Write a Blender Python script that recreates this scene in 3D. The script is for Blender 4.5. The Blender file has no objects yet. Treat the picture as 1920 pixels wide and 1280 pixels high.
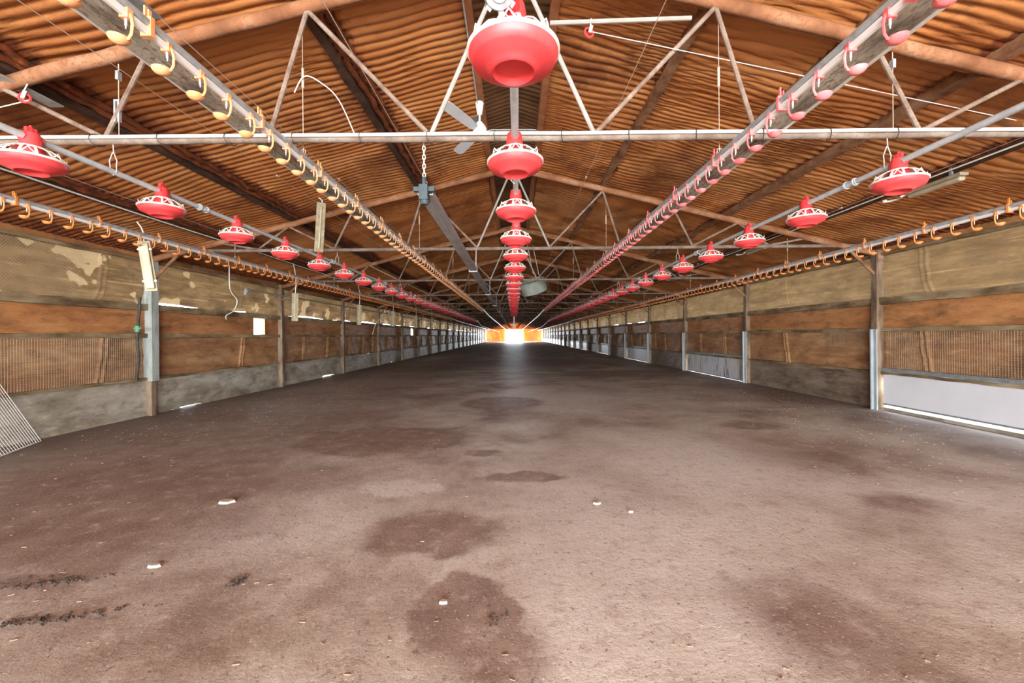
import bpy, math, random
import numpy as np
from mathutils import Vector, Matrix
random.seed(7)
C = bpy.context.scene.collection
S = bpy.context.scene
PI = math.pi
# ------------------------------------------------------------------ camera / world / light
H = 1.38
cam_d = bpy.data.cameras.new('camera'); cam_d.lens = 780/1920*36; cam_d.sensor_width = 36
cam_d.shift_x = -4/1920; cam_d.shift_y = -11/1920; cam_d.clip_start = .05; cam_d.clip_end = 500
cam = bpy.data.objects.new('camera', cam_d); C.objects.link(cam)
cam.matrix_world = Matrix.Translation((0, 0, H)) @ Matrix.Rotation(PI/2, 4, 'X') @ Matrix.Rotation(-0.0085, 4, 'Z')
S.camera = cam
w = bpy.data.worlds.new('sky'); S.world = w; w.use_nodes = True
bg = w.node_tree.nodes['Background']; bg.inputs[0].default_value = (.86, .93, 1, 1); bg.inputs[1].default_value = 10.0
def area(name, loc, target, sx, sy, power, col=(1, 1, 1)):
    d = bpy.data.lights.new(name, 'AREA'); d.shape = 'RECTANGLE'; d.size = sx; d.size_y = sy; d.energy = power; d.color = col
    o = bpy.data.objects.new(name, d); C.objects.link(o); o.location = loc
    o.rotation_euler = (Vector(target)-Vector(loc)).to_track_quat('-Z', 'Y').to_euler()
    return o
# daylight entering the open near end of the shed behind the photographer
area('daylight_near_end', (0, -9.2, 1.6), (0, 3, 1.75), 12.6, 2.9, 2050, (.91, .96, 1))
# daylight entering through the far doorway
area('daylight_far_door', (0, 98.6, 1.5), (0, 80, 1.2), 4.0, 2.8, 2600, (.85, .93, 1))
S.view_settings.view_transform = 'Standard'; S.view_settings.look = 'None'
S.view_settings.gamma = 1; S.view_settings.use_curve_mapping = False
S.view_settings.exposure = 0.85
# ------------------------------------------------------------------ materials
def new_mat(name):
    m = bpy.data.materials.new(name); m.use_nodes = True
    nt = m.node_tree; b = nt.nodes['Principled BSDF']
    return m, nt, b
def N(nt, t, **kw):
    n = nt.nodes.new(t)
    for k, v in kw.items(): setattr(n, k, v)
    return n
def pos(nt, scale=(1, 1, 1), loc=(0, 0, 0)):
    g = N(nt, 'ShaderNodeNewGeometry'); mp = N(nt, 'ShaderNodeMapping')
    mp.inputs['Scale'].default_value = scale; mp.inputs['Location'].default_value = loc
    nt.links.new(g.outputs['Position'], mp.inputs['Vector']); return mp.outputs[0]
def noise(nt, vec, scale, detail=4, rough=.55, dist=0):
    n = N(nt, 'ShaderNodeTexNoise'); n.inputs['Scale'].default_value = scale
    n.inputs['Detail'].default_value = detail; n.inputs['Roughness'].default_value = rough; n.inputs['Distortion'].default_value = dist
    nt.links.new(vec, n.inputs['Vector']); return n.outputs['Fac']
def ramp(nt, fac, stops):
    r = N(nt, 'ShaderNodeValToRGB'); el = r.color_ramp.elements
    while len(el) < len(stops): el.new(.5)
    for e, (p, c) in zip(el, stops):
        e.position = p; e.color = (c, c, c, 1) if isinstance(c, (int, float)) else (*c, 1)
    nt.links.new(fac, r.inputs[0]); return r.outputs[0]
def mix(nt, fac, a, b, mode='MIX'):
    m = N(nt, 'ShaderNodeMix', data_type='RGBA', blend_type=mode)
    for s, v in ((0, fac), (6, a), (7, b)):
        if isinstance(v, (int, float)): m.inputs[s].default_value = v
        elif isinstance(v, tuple): m.inputs[s].default_value = (*v, 1)
        else: nt.links.new(v, m.inputs[s])
    return m.outputs[2]
def math_(nt, op, a, b=None, clamp=False):
    m = N(nt, 'ShaderNodeMath', operation=op, use_clamp=clamp)
    for i, v in enumerate((a, b)):
        if v is None: continue
        if isinstance(v, (int, float)): m.inputs[i].default_value = v
        else: nt.links.new(v, m.inputs[i])
    return m.outputs[0]
def bump(nt, b, h, strength=.5, dist=.01):
    n = N(nt, 'ShaderNodeBump'); n.inputs['Strength'].default_value = strength; n.inputs['Distance'].default_value = dist
    nt.links.new(h, n.inputs['Height']); nt.links.new(n.outputs[0], b.inputs['Normal'])
def simple(name, cols, scale=6, stretch=(1, 1, 1), rough=.7, metal=0, bmp=0, lo=.35, hi=.65, speck=None, spec=.3):
    m, nt, b = new_mat(name)
    v = pos(nt, stretch)
    n = noise(nt, v, scale, 5, .6)
    k = len(cols)
    col = ramp(nt, n, [(lo+(hi-lo)*i/max(1, k-1), c) for i, c in enumerate(cols)]) if k > 1 else None
    if k == 1: b.inputs['Base Color'].default_value = (*cols[0], 1)
    else:
        if speck:
            n2 = noise(nt, v, scale*9, 3, .7); f = ramp(nt, n2, [(.52, 0), (.62, 1)])
            col = mix(nt, math_(nt, 'MULTIPLY', f, .7), col, speck)
        nt.links.new(col, b.inputs['Base Color'])
    b.inputs['Roughness'].default_value = rough; b.inputs['Metallic'].default_value = metal
    b.inputs['Specular IOR Level'].default_value = spec
    if bmp: bump(nt, b, noise(nt, v, scale*6, 4), bmp, .01)
    return m
M = {}
M['red'] = simple('red_plastic', [(.72, .045, .05), (.80, .07, .07)], 3, rough=.38, spec=.45)
M['redpan'] = simple('red_pan_plastic', [(.74, .05, .055), (.83, .085, .085)], 4, rough=.42, spec=.45)
M['pinkcup'] = simple('pink_red_plastic', [(.78, .12, .12), (.9, .3, .3)], 8, rough=.4)
M['white'] = simple('cream_plastic', [(.80, .77, .66), (.86, .84, .76)], 5, rough=.45)
M['pvc'] = simple('white_pvc', [(.62, .59, .52), (.74, .72, .67)], 4, (1, .3, 1), rough=.4)
M['waterpvc'] = simple('bright_white_pvc', [(.86, .85, .82), (.93, .92, .9)], 4, (1, .3, 1), rough=.35)
M['tubeg'] = simple('pale_galvanised_tube', [(.50, .55, .58), (.64, .68, .70)], 14, rough=.4, metal=.1, speck=(.45, .50, .53))
M['orange'] = simple('orange_plastic', [(.82, .25, .05), (.88, .35, .12)], 9, rough=.45)
M['orangepale'] = simple('pale_orange_plastic', [(.86, .36, .14), (.9, .45, .22)], 9, rough=.45)
M['galv'] = simple('galvanised_steel', [(.34, .38, .40), (.48, .52, .53), (.56, .59, .59)], 14, rough=.42, metal=.35, speck=(.42, .44, .43))
M['galvdark'] = simple('galvanised_rail', [(.22, .25, .25), (.36, .40, .40)], 10, rough=.5, metal=.3)
M['rust'] = simple('rusty_dusty_steel', [(.16, .07, .04), (.28, .15, .09), (.38, .24, .16)], 5, (1, 1, 1), rough=.85, bmp=.4, speck=(.16, .08, .05))
M['rafter'] = simple('foam_dusted_rafter', [(.19, .075, .032), (.30, .13, .06), (.38, .20, .11)], 3, rough=.9, bmp=.5, speck=(.24, .09, .04))
M['chord'] = simple('dusty_chord_steel', [(.15, .105, .075), (.22, .165, .125), (.29, .24, .19)], 6, rough=.85, bmp=.3, speck=(.2, .13, .1))
M['web'] = simple('dusty_web_steel', [(.16, .105, .075), (.25, .185, .14), (.31, .25, .20)], 7, rough=.85, bmp=.3, speck=(.22, .10, .06))
M['webgrey'] = simple('grey_web_steel', [(.30, .27, .235), (.40, .36, .32)], 7, rough=.8)
M['tray'] = simple('dusty_channel', [(.17, .135, .10), (.36, .31, .235), (.50, .45, .36)], 5, (1, .5, 1), rough=.9, bmp=.3, speck=(.13, .08, .06))
M['graytray'] = simple('dusty_grey_tray', [(.30, .285, .28), (.42, .40, .39)], 6, (1, .4, 1), rough=.8, speck=(.24, .22, .21))
M['guide'] = simple('grey_galvanised_guide', [(.27, .30, .31), (.38, .42, .43)], 6, (2, 2, .6), rough=.55, speck=(.33, .35, .35))
M['bracket'] = simple('dark_bracket', [(.03, .05, .055), (.06, .08, .085)], 12, rough=.6)
M['blade'] = simple('fan_blade_grey', [(.52, .55, .56), (.62, .64, .65)], 4, rough=.5)
M['lamp'] = simple('dusty_lamp_casing', [(.42, .34, .2), (.52, .46, .34)], 7, rough=.6, speck=(.45, .36, .22))
M['lampold'] = simple('grimy_lamp_casing', [(.30, .24, .14), (.45, .40, .28)], 9, rough=.75, speck=(.2, .14, .08))
M['difu'] = simple('yellowed_diffuser', [(.50, .42, .25), (.60, .54, .38)], 5, rough=.4)
M['cord'] = simple('cord', [(.55, .42, .32), (.62, .5, .4)], 9, rough=.8)
M['wire'] = simple('steel_wire', [(.62, .6, .55), (.72, .7, .66)], 9, rough=.5, metal=.2)
M['netw'] = simple('galvanised_netting', [(.34, .25, .15), (.52, .43, .30)], 9, rough=.7)
M['black'] = simple('black_pipe', [(.03, .028, .022), (.07, .06, .045)], 9, rough=.6)
M['green'] = simple('green_fitting', [(.10, .26, .14), (.14, .32, .2)], 9, rough=.6)
M['wpanel'] = simple('white_sheet_panel', [(.70, .71, .74), (.78, .79, .82)], 1.2, rough=.45)
M['postdark'] = simple('dirty_post', [(.10, .065, .04), (.20, .135, .085), (.30, .22, .15)], 3, (2, 2, .6), rough=.9, bmp=.3)
M['postgalv'] = simple('weathered_galvanised_post', [(.27, .30, .27), (.40, .44, .41), (.46, .49, .46)], 5, (2, 2, .5), rough=.6, speck=(.3, .3, .25))
M['ledge'] = simple('dirty_ledge', [(.10, .065, .03), (.24, .17, .09), (.38, .30, .19)], 4, (1, .35, 1), rough=.9, bmp=.4)
M['drum'] = simple('green_grey_drum', [(.26, .30, .25), (.36, .40, .34)], 5, rough=.7)
M['dull'] = simple('dull_green_pipe', [(.22, .26, .20), (.32, .35, .28)], 5, rough=.6)
M['crumb'] = simple('dark_crumb', [(.035, .03, .027), (.09, .07, .055)], 40, rough=.9)
M['pebble'] = simple('pale_debris', [(.38, .33, .28), (.55, .51, .45)], 20, rough=.9)
M['straw'] = simple('straw', [(.20, .13, .09), (.45, .33, .22)], 30, rough=.9)
M['soil'] = simple('outside_ground', [(.42, .37, .3), (.55, .5, .42)], .5, rough=.95)
# foam ceiling
def ceiling_mat():
    m, nt, b = new_mat('sprayed_foam_roof')
    v = pos(nt); vs = pos(nt, (.35, 1.6, 1))
    n1 = noise(nt, vs, 1.3, 6, .62, .6)
    col = ramp(nt, n1, [(.28, (.21, .062, .016)), (.42, (.40, .138, .037)), (.58, (.52, .21, .065)), (.78, (.60, .285, .11))])
    n2 = noise(nt, v, .5, 3)
    col = mix(nt, ramp(nt, n2, [(.5, 0), (.66, .5)]), col, (.40, .20, .075))
    # dark reddish foam run along the left-hand purlins; same tone at right purlins, eaves
    sx = N(nt, 'ShaderNodeSeparateXYZ'); g = N(nt, 'ShaderNodeNewGeometry'); nt.links.new(g.outputs['Position'], sx.inputs[0])
    wob = math_(nt, 'MULTIPLY', math_(nt, 'SUBTRACT', noise(nt, v, 4, 5, .7), .5), .35)
    xx = math_(nt, 'ADD', sx.outputs[0], wob)
    tot = None
    for xp, hw in ((-1.60, .17), (-3.88, .24), (-5.22, .28), (1.62, .06), (3.85, .13), (5.0, .12), (-6.5, .3), (6.5, .3)):
        d = math_(nt, 'ABSOLUTE', math_(nt, 'SUBTRACT', xx, xp))
        f = math_(nt, 'SUBTRACT', 1.0, math_(nt, 'DIVIDE', d, hw), True)
        tot = f if tot is None else math_(nt, 'MAXIMUM', tot, f)
    n3 = noise(nt, v, 11, 4, .7)
    dark = ramp(nt, n3, [(.35, (.045, .014, .007)), (.6, (.20, .045, .015)), (.72, (.42, .15, .045))])
    col = mix(nt, ramp(nt, tot, [(.05, 0), (.4, .93)]), col, dark)
    # darker grime streaks
    n4 = noise(nt, pos(nt, (.6, .5, 1), (9, 3, 0)), 1.1, 6, .7)
    col = mix(nt, ramp(nt, n4, [(.51, 0), (.64, .8)]), col, (.16, .046, .016))
    nt.links.new(col, b.inputs['Base Color'])
    b.inputs['Roughness'].default_value = .62; b.inputs['Specular IOR Level'].default_value = .35
    bump(nt, b, noise(nt, v, 45, 4, .65), .35, .012)
    return m
M['ceil'] = ceiling_mat()
M['ridge'] = simple('dark_ridge_sheet', [(.12, .055, .025), (.24, .12, .055)], 2, rough=.8, bmp=.3)
M['rail'] = simple('red_brown_foamed_rail', [(.28, .10, .045), (.44, .18, .08)], 4, rough=.85, bmp=.5)
M['purl'] = simple('brown_purlin', [(.14, .06, .03), (.28, .14, .07), (.36, .2, .11)], 4, rough=.85, bmp=.5)
M['purldark'] = simple('dark_purlin', [(.035, .018, .011), (.10, .05, .03)], 5, rough=.8, bmp=.5)
# wall sheets
def wall_mat(name, cols, grime, patch=None, trans=0, hstretch=(1, .5, 2.4)):
    m, nt, b = new_mat(name)
    v = pos(nt); n = noise(nt, pos(nt, hstretch), 1.6, 6, .65, .4)
    col = ramp(nt, n, [(.3+.4*i/(len(cols)-1), c) for i, c in enumerate(cols)])
    sc = noise(nt, pos(nt, (1, .25, 9)), 3.0, 5, .7)
    col = mix(nt, ramp(nt, sc, [(.56, 0), (.70, .45)]), col, (.55, .36, .18))
    dr = noise(nt, pos(nt, (1, 1.0, 1.6), (3, 1, 5)), 1.8, 6, .65)
    col = mix(nt, ramp(nt, dr, [(.52, 0), (.66, .6)]), col, grime)
    fg = noise(nt, pos(nt, (1, .35, 1.3), (7, 2, 1)), 8, 7, .75)
    col = mix(nt, ramp(nt, fg, [(.52, 0), (.64, .42)]), col, tuple(c*.6 for c in grime))
    col = mix(nt, ramp(nt, fg, [(.34, .4), (.44, 0)]), col, tuple(min(1, c*1.35) for c in cols[-1]))
    if patch:
        pn = noise(nt, pos(nt, (1, 1.0, 1.3), (2, 4.3, 1)), 1.35, 3, .45)
        col = mix(nt, ramp(nt, pn, [(.60, 0), (.61, .8)]), col, patch)
    nt.links.new(col, b.inputs['Base Color']); b.inputs['Roughness'].default_value = .6
    b.inputs['Specular IOR Level'].default_value = .35
    bump(nt, b, noise(nt, v, 22, 5, .65), .3, .01)
    if trans:
        t = N(nt, 'ShaderNodeBsdfTranslucent'); nt.links.new(col, t.inputs[0])
        ms = N(nt, 'ShaderNodeMixShader'); ms.inputs[0].default_value = trans
        nt.links.new(b.outputs[0], ms.inputs[1]); nt.links.new(t.outputs[0], ms.inputs[2])
        nt.links.new(ms.outputs[0], nt.nodes['Material Output'].inputs[0])
    return m
M['band'] = wall_mat('orange_foam_band', [(.28, .11, .04), (.44, .19, .07), (.55, .27, .10)], (.12, .06, .03))
M['lower'] = wall_mat('brown_foam_sheet', [(.24, .11, .045), (.38, .185, .08), (.50, .30, .15)], (.14, .075, .04))
M['curtL'] = wall_mat('tan_curtain_left', [(.085, .048, .022), (.14, .083, .038), (.19, .118, .056)], (.05, .03, .015), (.36, .255, .14), .14)
M['curtR'] = wall_mat('olive_tan_curtain', [(.125, .076, .036), (.18, .112, .053), (.235, .152, .077)], (.11, .075, .04), None, .12)
M['conc'] = wall_mat('stained_concrete_plinth', [(.20, .17, .12), (.38, .34, .27), (.52, .49, .42)], (.15, .10, .06), None, 0, (1, .5, 1.6))
M['plR'] = wall_mat('brown_plinth_board', [(.12, .085, .06), (.21, .155, .11), (.32, .25, .185)], (.07, .045, .03))
M['endw'] = wall_mat('bright_orange_end_wall', [(.55, .20, .06), (.70, .28, .09), (.75, .38, .16)], (.4, .15, .05), None, .5, (1, 1, .4))
def streak_mat():
    m, nt, b = new_mat('buckled_white_sheet')
    n = noise(nt, pos(nt, (1, 5, .7)), 1.6, 5, .6, 1.2)
    col = ramp(nt, n, [(.36, (.16, .16, .17)), (.46, (.56, .57, .6)), (.6, (.68, .69, .72))])
    n2 = noise(nt, pos(nt), .9, 3)
    col = mix(nt, ramp(nt, n2, [(.5, 0), (.65, .6)]), col, (.62, .5, .32))
    nt.links.new(col, b.inputs['Base Color']); b.inputs['Roughness'].default_value = .4; return m
M['wstreak'] = streak_mat()
# floor
def fpt(x, y):            # photo pixel of a floor spot -> metres on the floor
    yy = y - 629 + .0085*(x-964); Z = 780*H/yy
    return ((x-964)*Z/780, Z)
def floor_mat():
    m, nt, b = new_mat('stained_shed_floor')
    v = pos(nt)
    n1 = noise(nt, v, .75, 8, .62, .3)
    col = ramp(nt, n1, [(.34, (.24, .175, .13)), (.45, (.40, .33, .27)), (.53, (.52, .46, .39)), (.64, (.62, .58, .51))])
    wn = N(nt, 'ShaderNodeTexNoise'); wn.inputs['Scale'].default_value = 2.8; wn.inputs['Detail'].default_value = 6; wn.inputs['Roughness'].default_value = .65
    nt.links.new(v, wn.inputs['Vector'])
    vm = N(nt, 'ShaderNodeVectorMath', operation='MULTIPLY_ADD'); nt.links.new(wn.outputs['Color'], vm.inputs[0])
    vm.inputs[1].default_value = (.40, .50, 0); nt.links.new(v, vm.inputs[2])
    def blot(cx, cy, rx, ry, soft=.25):
        s = N(nt, 'ShaderNodeVectorMath', operation='SUBTRACT'); nt.links.new(vm.outputs[0], s.inputs[0]); s.inputs[1].default_value = (cx+.20, cy+.25, 0)
        q = N(nt, 'ShaderNodeVectorMath', operation='MULTIPLY'); nt.links.new(s.outputs[0], q.inputs[0]); q.inputs[1].default_value = (1/rx, 1/ry, 0)
        l = N(nt, 'ShaderNodeVectorMath', operation='LENGTH'); nt.links.new(q.outputs[0], l.inputs[0])
        r = N(nt, 'ShaderNodeMapRange'); r.inputs[1].default_value = 1+soft; r.inputs[2].default_value = 1-soft
        nt.links.new(l.outputs['Value'], r.inputs[0]); return r.outputs[0]
    def blots(lst):
        tot = None
        for (px, py, rx, ry, s) in lst:
            x, y = fpt(px, py); f = blot(x, y, rx, ry, s)
            tot = f if tot is None else math_(nt, 'MAXIMUM', tot, f)
        return tot
    pale = blots([(745, 915, .40, .20, .1), (1270, 860, 1.1, 1.3, .5), (1200, 1010, .8, .9, .6), (1150, 1200, .35, .6, .6), (1330, 1180, .5, .4, .6),
                  (600, 760, 1.0, .9, .4), (690, 716, 2.0, .9, .4), (1750, 930, 1.0, .4, .6), (1080, 745, 1.4, 1.4, .6), (380, 1010, .9, .3, .6)])
    col = mix(nt, math_(nt, 'MULTIPLY', pale, .75), col, (.70, .665, .60))
    red = blots([(720, 825, 1.15, .75, .1), (980, 893, .42, .17, .12), (940, 755, .85, .85, .12), (800, 1000, .45, .32, .15), (870, 1140, .27, .32, .08),
                 (1410, 797, .5, .3, .3), (1520, 1170, .3, .25, .5), (300, 900, 1.6, .5, .5), (140, 1000, 1.0, .4, .6), (1680, 940, .3, .2, .4),
                 (1560, 730, 3.0, 1.8, .5), (1180, 700, 2.6, 1.4, .3), (780, 690, 3.0, 1.6, .4), (930, 1230, .2, .2, .3), (1000, 680, 4, 3, .4), (905, 850, .2, .12, .2)])
    stc = ramp(nt, noise(nt, v, 3.5, 5), [(.35, (.19, .122, .092)), (.65, (.31, .22, .175))])
    col = mix(nt, math_(nt, 'MULTIPLY', red, .85), col, stc)
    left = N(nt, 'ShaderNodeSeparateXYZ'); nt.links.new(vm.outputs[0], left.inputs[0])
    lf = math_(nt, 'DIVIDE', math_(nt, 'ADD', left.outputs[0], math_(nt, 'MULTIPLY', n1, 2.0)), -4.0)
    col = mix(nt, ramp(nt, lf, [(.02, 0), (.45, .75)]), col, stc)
    blk = blots([(80, 1090, .26, .035, .3), (100, 1160, .34, .03, .3), (445, 1085, .06, .03, .4), (600, 810, .45, .06, .4), (740, 740, .5, .08, .4), (690, 748, .7, .08, .4)])
    fine = noise(nt, v, 26, 6, .75)
    bf = ramp(nt, fine, [(.45, 0), (.58, 1)])
    col = mix(nt, math_(nt, 'MULTIPLY', blk, math_(nt, 'MULTIPLY', bf, .9)), col, (.03, .025, .025))
    # grit
    col = mix(nt, ramp(nt, fine, [(.36, .75), (.42, 0)]), col, (.14, .09, .07))
    mg = noise(nt, v, 7, 8, .72)
    col = mix(nt, ramp(nt, mg, [(.34, .45), (.47, 0)]), col, (.27, .18, .14))
    col = mix(nt, ramp(nt, mg, [(.55, 0), (.66, .5)]), col, (.60, .52, .46))
    g2 = noise(nt, v, 60, 3, .7)
    col = mix(nt, ramp(nt, g2, [(.62, 0), (.68, .75)]), col, (.80, .74, .68))
    col = mix(nt, ramp(nt, g2, [(.33, .8), (.38, 0)]), col, (.09, .06, .05))
    # floor colour gets darker towards both walls
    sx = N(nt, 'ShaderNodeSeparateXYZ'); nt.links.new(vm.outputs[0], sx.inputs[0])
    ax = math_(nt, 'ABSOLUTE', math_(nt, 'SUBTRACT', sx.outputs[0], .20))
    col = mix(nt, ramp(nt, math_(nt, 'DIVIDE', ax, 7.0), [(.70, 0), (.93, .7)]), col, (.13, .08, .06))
    nt.links.new(col, b.inputs['Base Color'])
    rr = N(nt, 'ShaderNodeMapRange'); rr.inputs[3].default_value = .72; rr.inputs[4].default_value = .5
    nt.links.new(n1, rr.inputs[0]); nt.links.new(rr.outputs[0], b.inputs['Roughness'])
    b.inputs['Specular IOR Level'].default_value = .4
    h = math_(nt, 'ADD', math_(nt, 'MULTIPLY', fine, .5), math_(nt, 'MULTIPLY', noise(nt, v, 5, 6, .7), 1.0))
    bump(nt, b, h, .45, .02)
    return m
M['floor'] = floor_mat()
# ------------------------------------------------------------------ mesh helpers
class MB:
    def __init__(s): s.v = []; s.f = []
    def add(s, vs, fs):
        o = len(s.v); s.v += [tuple(p) for p in vs]; s.f += [tuple(i+o for i in f) for f in fs]; return s
    def box(s, c, d, R=None):
        x, y, z = (k/2 for k in d); c = Vector(c)
        P = [Vector((a*x, b*y, e*z)) for a in (-1, 1) for b in (-1, 1) for e in (-1, 1)]
        if R is not None: P = [R @ p for p in P]
        return s.add([c+p for p in P], [(0, 1, 3, 2), (4, 6, 7, 5), (0, 4, 5, 1), (2, 3, 7, 6), (0, 2, 6, 4), (1, 5, 7, 3)])
    def bbox(s, lo, hi): return s.box([(a+b)/2 for a, b in zip(lo, hi)], [abs(b-a) for a, b in zip(lo, hi)])
    def tube(s, p0, p1, r, n=8, r2=None): return s.path([p0, p1], r, n, r2)
    def path(s, pts, r, n=8, r2=None, closed=False):
        pts = [Vector(p) for p in pts]; rings = []; L = len(pts); prev = None
        for i, p in enumerate(pts):
            if closed: t = pts[(i+1) % L]-pts[i-1]
            else: t = pts[min(i+1, L-1)]-pts[max(i-1, 0)]
            t.normalize()
            if prev is None:
                a = Vector((0, 0, 1)) if abs(t.z) < .9 else Vector((1, 0, 0)); u = t.cross(a).normalized()
            else: u = (prev - t*prev.dot(t)).normalized()
            prev = u; w_ = t.cross(u)
            rr = r if r2 is None else r+(r2-r)*i/max(1, L-1)
            rings.append([p+(u*math.cos(2*PI*k/n+PI/n)+w_*math.sin(2*PI*k/n+PI/n))*rr for k in range(n)])
        vs = [q for g in rings for q in g]; fs = []
        for i in range(L if closed else L-1):
            j = (i+1) % L
            for k in range(n): fs.append((i*n+k, i*n+(k+1) % n, j*n+(k+1) % n, j*n+k))
        if not closed: fs += [tuple(range(n))[::-1], tuple((L-1)*n+k for k in range(n))]
        return s.add(vs, fs)
    def lathe(s, prof, n=32, c=(0, 0, 0), cap=False):
        vs = []; fs = []; L = len(prof)
        for (r, z) in prof:
            for k in range(n):
                a = 2*PI*k/n; vs.append((c[0]+r*math.cos(a), c[1]+r*math.sin(a), c[2]+z))
        for i in range(L-1):
            for k in range(n): fs.append((i*n+k, i*n+(k+1) % n, (i+1)*n+(k+1) % n, (i+1)*n+k))
        if cap: fs += [tuple(range(n))[::-1], tuple((L-1)*n+k for k in range(n))]
        return s.add(vs, fs)
    def build(s, name, mat, parent=None, smooth=True, bev=0):
        me = bpy.data.meshes.new(name); me.from_pydata(s.v, [], s.f); me.update()
        me.materials.append(mat)
        if smooth:
            me.polygons.foreach_set('use_smooth', [True]*len(me.polygons))
            try: me.set_sharp_from_angle(angle=math.radians(38))
            except Exception: pass
        o = bpy.data.objects.new(name, me); C.objects.link(o)
        if parent: o.parent = parent
        if bev:
            b = o.modifiers.new('bevel', 'BEVEL'); b.width = bev; b.segments = 2; b.limit_method = 'ANGLE'
        return o
def tag(o, label=None, cat=None, group=None, kind=None):
    for k, v in (('label', label), ('category', cat), ('group', group), ('kind', kind)):
        if v: o[k] = v
    return o
def empty(name, loc=(0, 0, 0), rz=0):
    o = bpy.data.objects.new(name, None); C.objects.link(o); o.location = loc; o.rotation_euler = (0, 0, rz); o.empty_display_size = .1
    return o
def kids(o): return [c for c in list(C.objects) if c.parent == o]
def copy_tree(o, tree, loc=None, rot=None):
    """tree: list of (part, [sub-parts])"""
    r = o.copy(); C.objects.link(r)
    if loc is not None: r.location = loc
    if rot is not None: r.rotation_euler = rot
    for p, subs in tree:
        c = p.copy(); C.objects.link(c); c.parent = r
        for q in subs:
            d = q.copy(); C.objects.link(d); d.parent = c
    return r
def struct(o, label=None): return tag(o, label, None, None, 'structure')
ORD = ['first', 'second', 'third', 'fourth', 'fifth', 'sixth', 'seventh', 'eighth', 'ninth', 'tenth', 'eleventh', 'twelfth']
def grid_mesh(name, X, Y, Z, mat, parent=None):
    r, c = X.shape; v = np.stack([X, Y, Z], -1).reshape(-1, 3).astype(np.float32)
    i = np.arange((r-1)*(c-1)); a = (i//(c-1))*c + i % (c-1)
    q = np.stack([a, a+1, a+1+c, a+c], -1).astype(np.int32)
    me = bpy.data.meshes.new(name); me.vertices.add(len(v)); me.vertices.foreach_set('co', v.ravel())
    me.loops.add(q.size); me.loops.foreach_set('vertex_index', q.ravel())
    me.polygons.add(len(q)); me.polygons.foreach_set('loop_start', np.arange(0, q.size, 4, dtype=np.int32))
    me.polygons.foreach_set('use_smooth', np.ones(len(q), bool)); me.update(calc_edges=True); me.validate()
    me.materials.append(mat)
    o = bpy.data.objects.new(name, me); C.objects.link(o)
    if parent: o.parent = parent
    return o
# ------------------------------------------------------------------ setting
XW, Y0, Y1 = 6.6, -9.0, 98.0
SP, T0 = 4.2, 3.3
NT = 23
TY = [T0+SP*i for i in range(NT)]
SL = .245
def roofz(x): return 4.53 - SL*abs(x)          # foam underside
def raftz(x): return 4.40 - SL*abs(x)
f = MB().bbox((-XW-.25, Y0, -.12), (XW+.25, Y1+.4, 0)).build('floor', M['floor'], smooth=False); struct(f)
g = MB().bbox((-60, -60, -.30), (60, 170, -.13)).build('ground', M['soil'], smooth=False); struct(g)
# corrugated, foam-sprayed roof
def roof(side):
    p = .10
    ys = np.concatenate([np.arange(Y0, 16, p/12), np.arange(16, 42, p/6), np.arange(42, Y1+.3, p/4)])
    us = np.linspace(.36, XW+.12, 46)
    Yg, Ug = np.meshgrid(ys, us, indexing='ij')
    if side > 0:
        wp = .13*np.sin(Ug*1.7+Yg*.9+.5)*np.sin(Yg*.75+1.2)+.09*np.sin(Ug*2.9-Yg*1.9)+.03*np.sin(Ug*5.3+Yg*2.7)+.02*np.sin(Ug*8+Yg*4.1)
    else:
        wp = .05*np.sin(Ug*1.1+Yg*.8)+.045*np.sin(Ug*2.4-Yg*1.3+1)*np.sin(Yg*.6)+.018*np.sin(Ug*5.1+Yg*2.2)+.012*np.sin(Ug*9-Yg*3)
    ph = (Yg+wp)/p
    A = .050*(.85+.3*np.sin(Yg*.7+Ug*1.3)*np.sin(Ug*2.1-Yg*1.1))
    bul = (np.abs(np.sin(PI*ph))+.015)**.42
    lump = .006*np.sin(Yg*9+Ug*3)*np.sin(Ug*7-Yg*2)
    sag = .025*np.sin(Ug*2.7+.5)*np.sin(Yg*.9)
    Z = roofz(Ug) + .012 - A*bul + lump*.5 + sag*.6
    o = grid_mesh('ceiling', side*Ug, Yg, Z, M['ceil']); return struct(o)
roof(-1); roof(1)
# ridge cap above the gap between the two ridge rails
ys = np.arange(Y0, Y1, .082/6); us = np.linspace(-.46, .46, 9)
Yg, Ug = np.meshgrid(ys, us, indexing='ij')
Zr = 4.70 - .25*np.abs(Ug) - .02*np.sqrt(np.abs(np.sin(PI*(Yg+.05*np.sin(Ug*4+Yg*1.3))/.10))+.02)
struct(grid_mesh('ceiling', Ug, Yg, Zr, M['ridge']))
m = MB()
for s in (-1, 1): m.bbox((s*.44, Y0, 4.40), (s*.47, Y1, 4.60))
struct(m.build('ceiling', M['ridge'], smooth=False))
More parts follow.
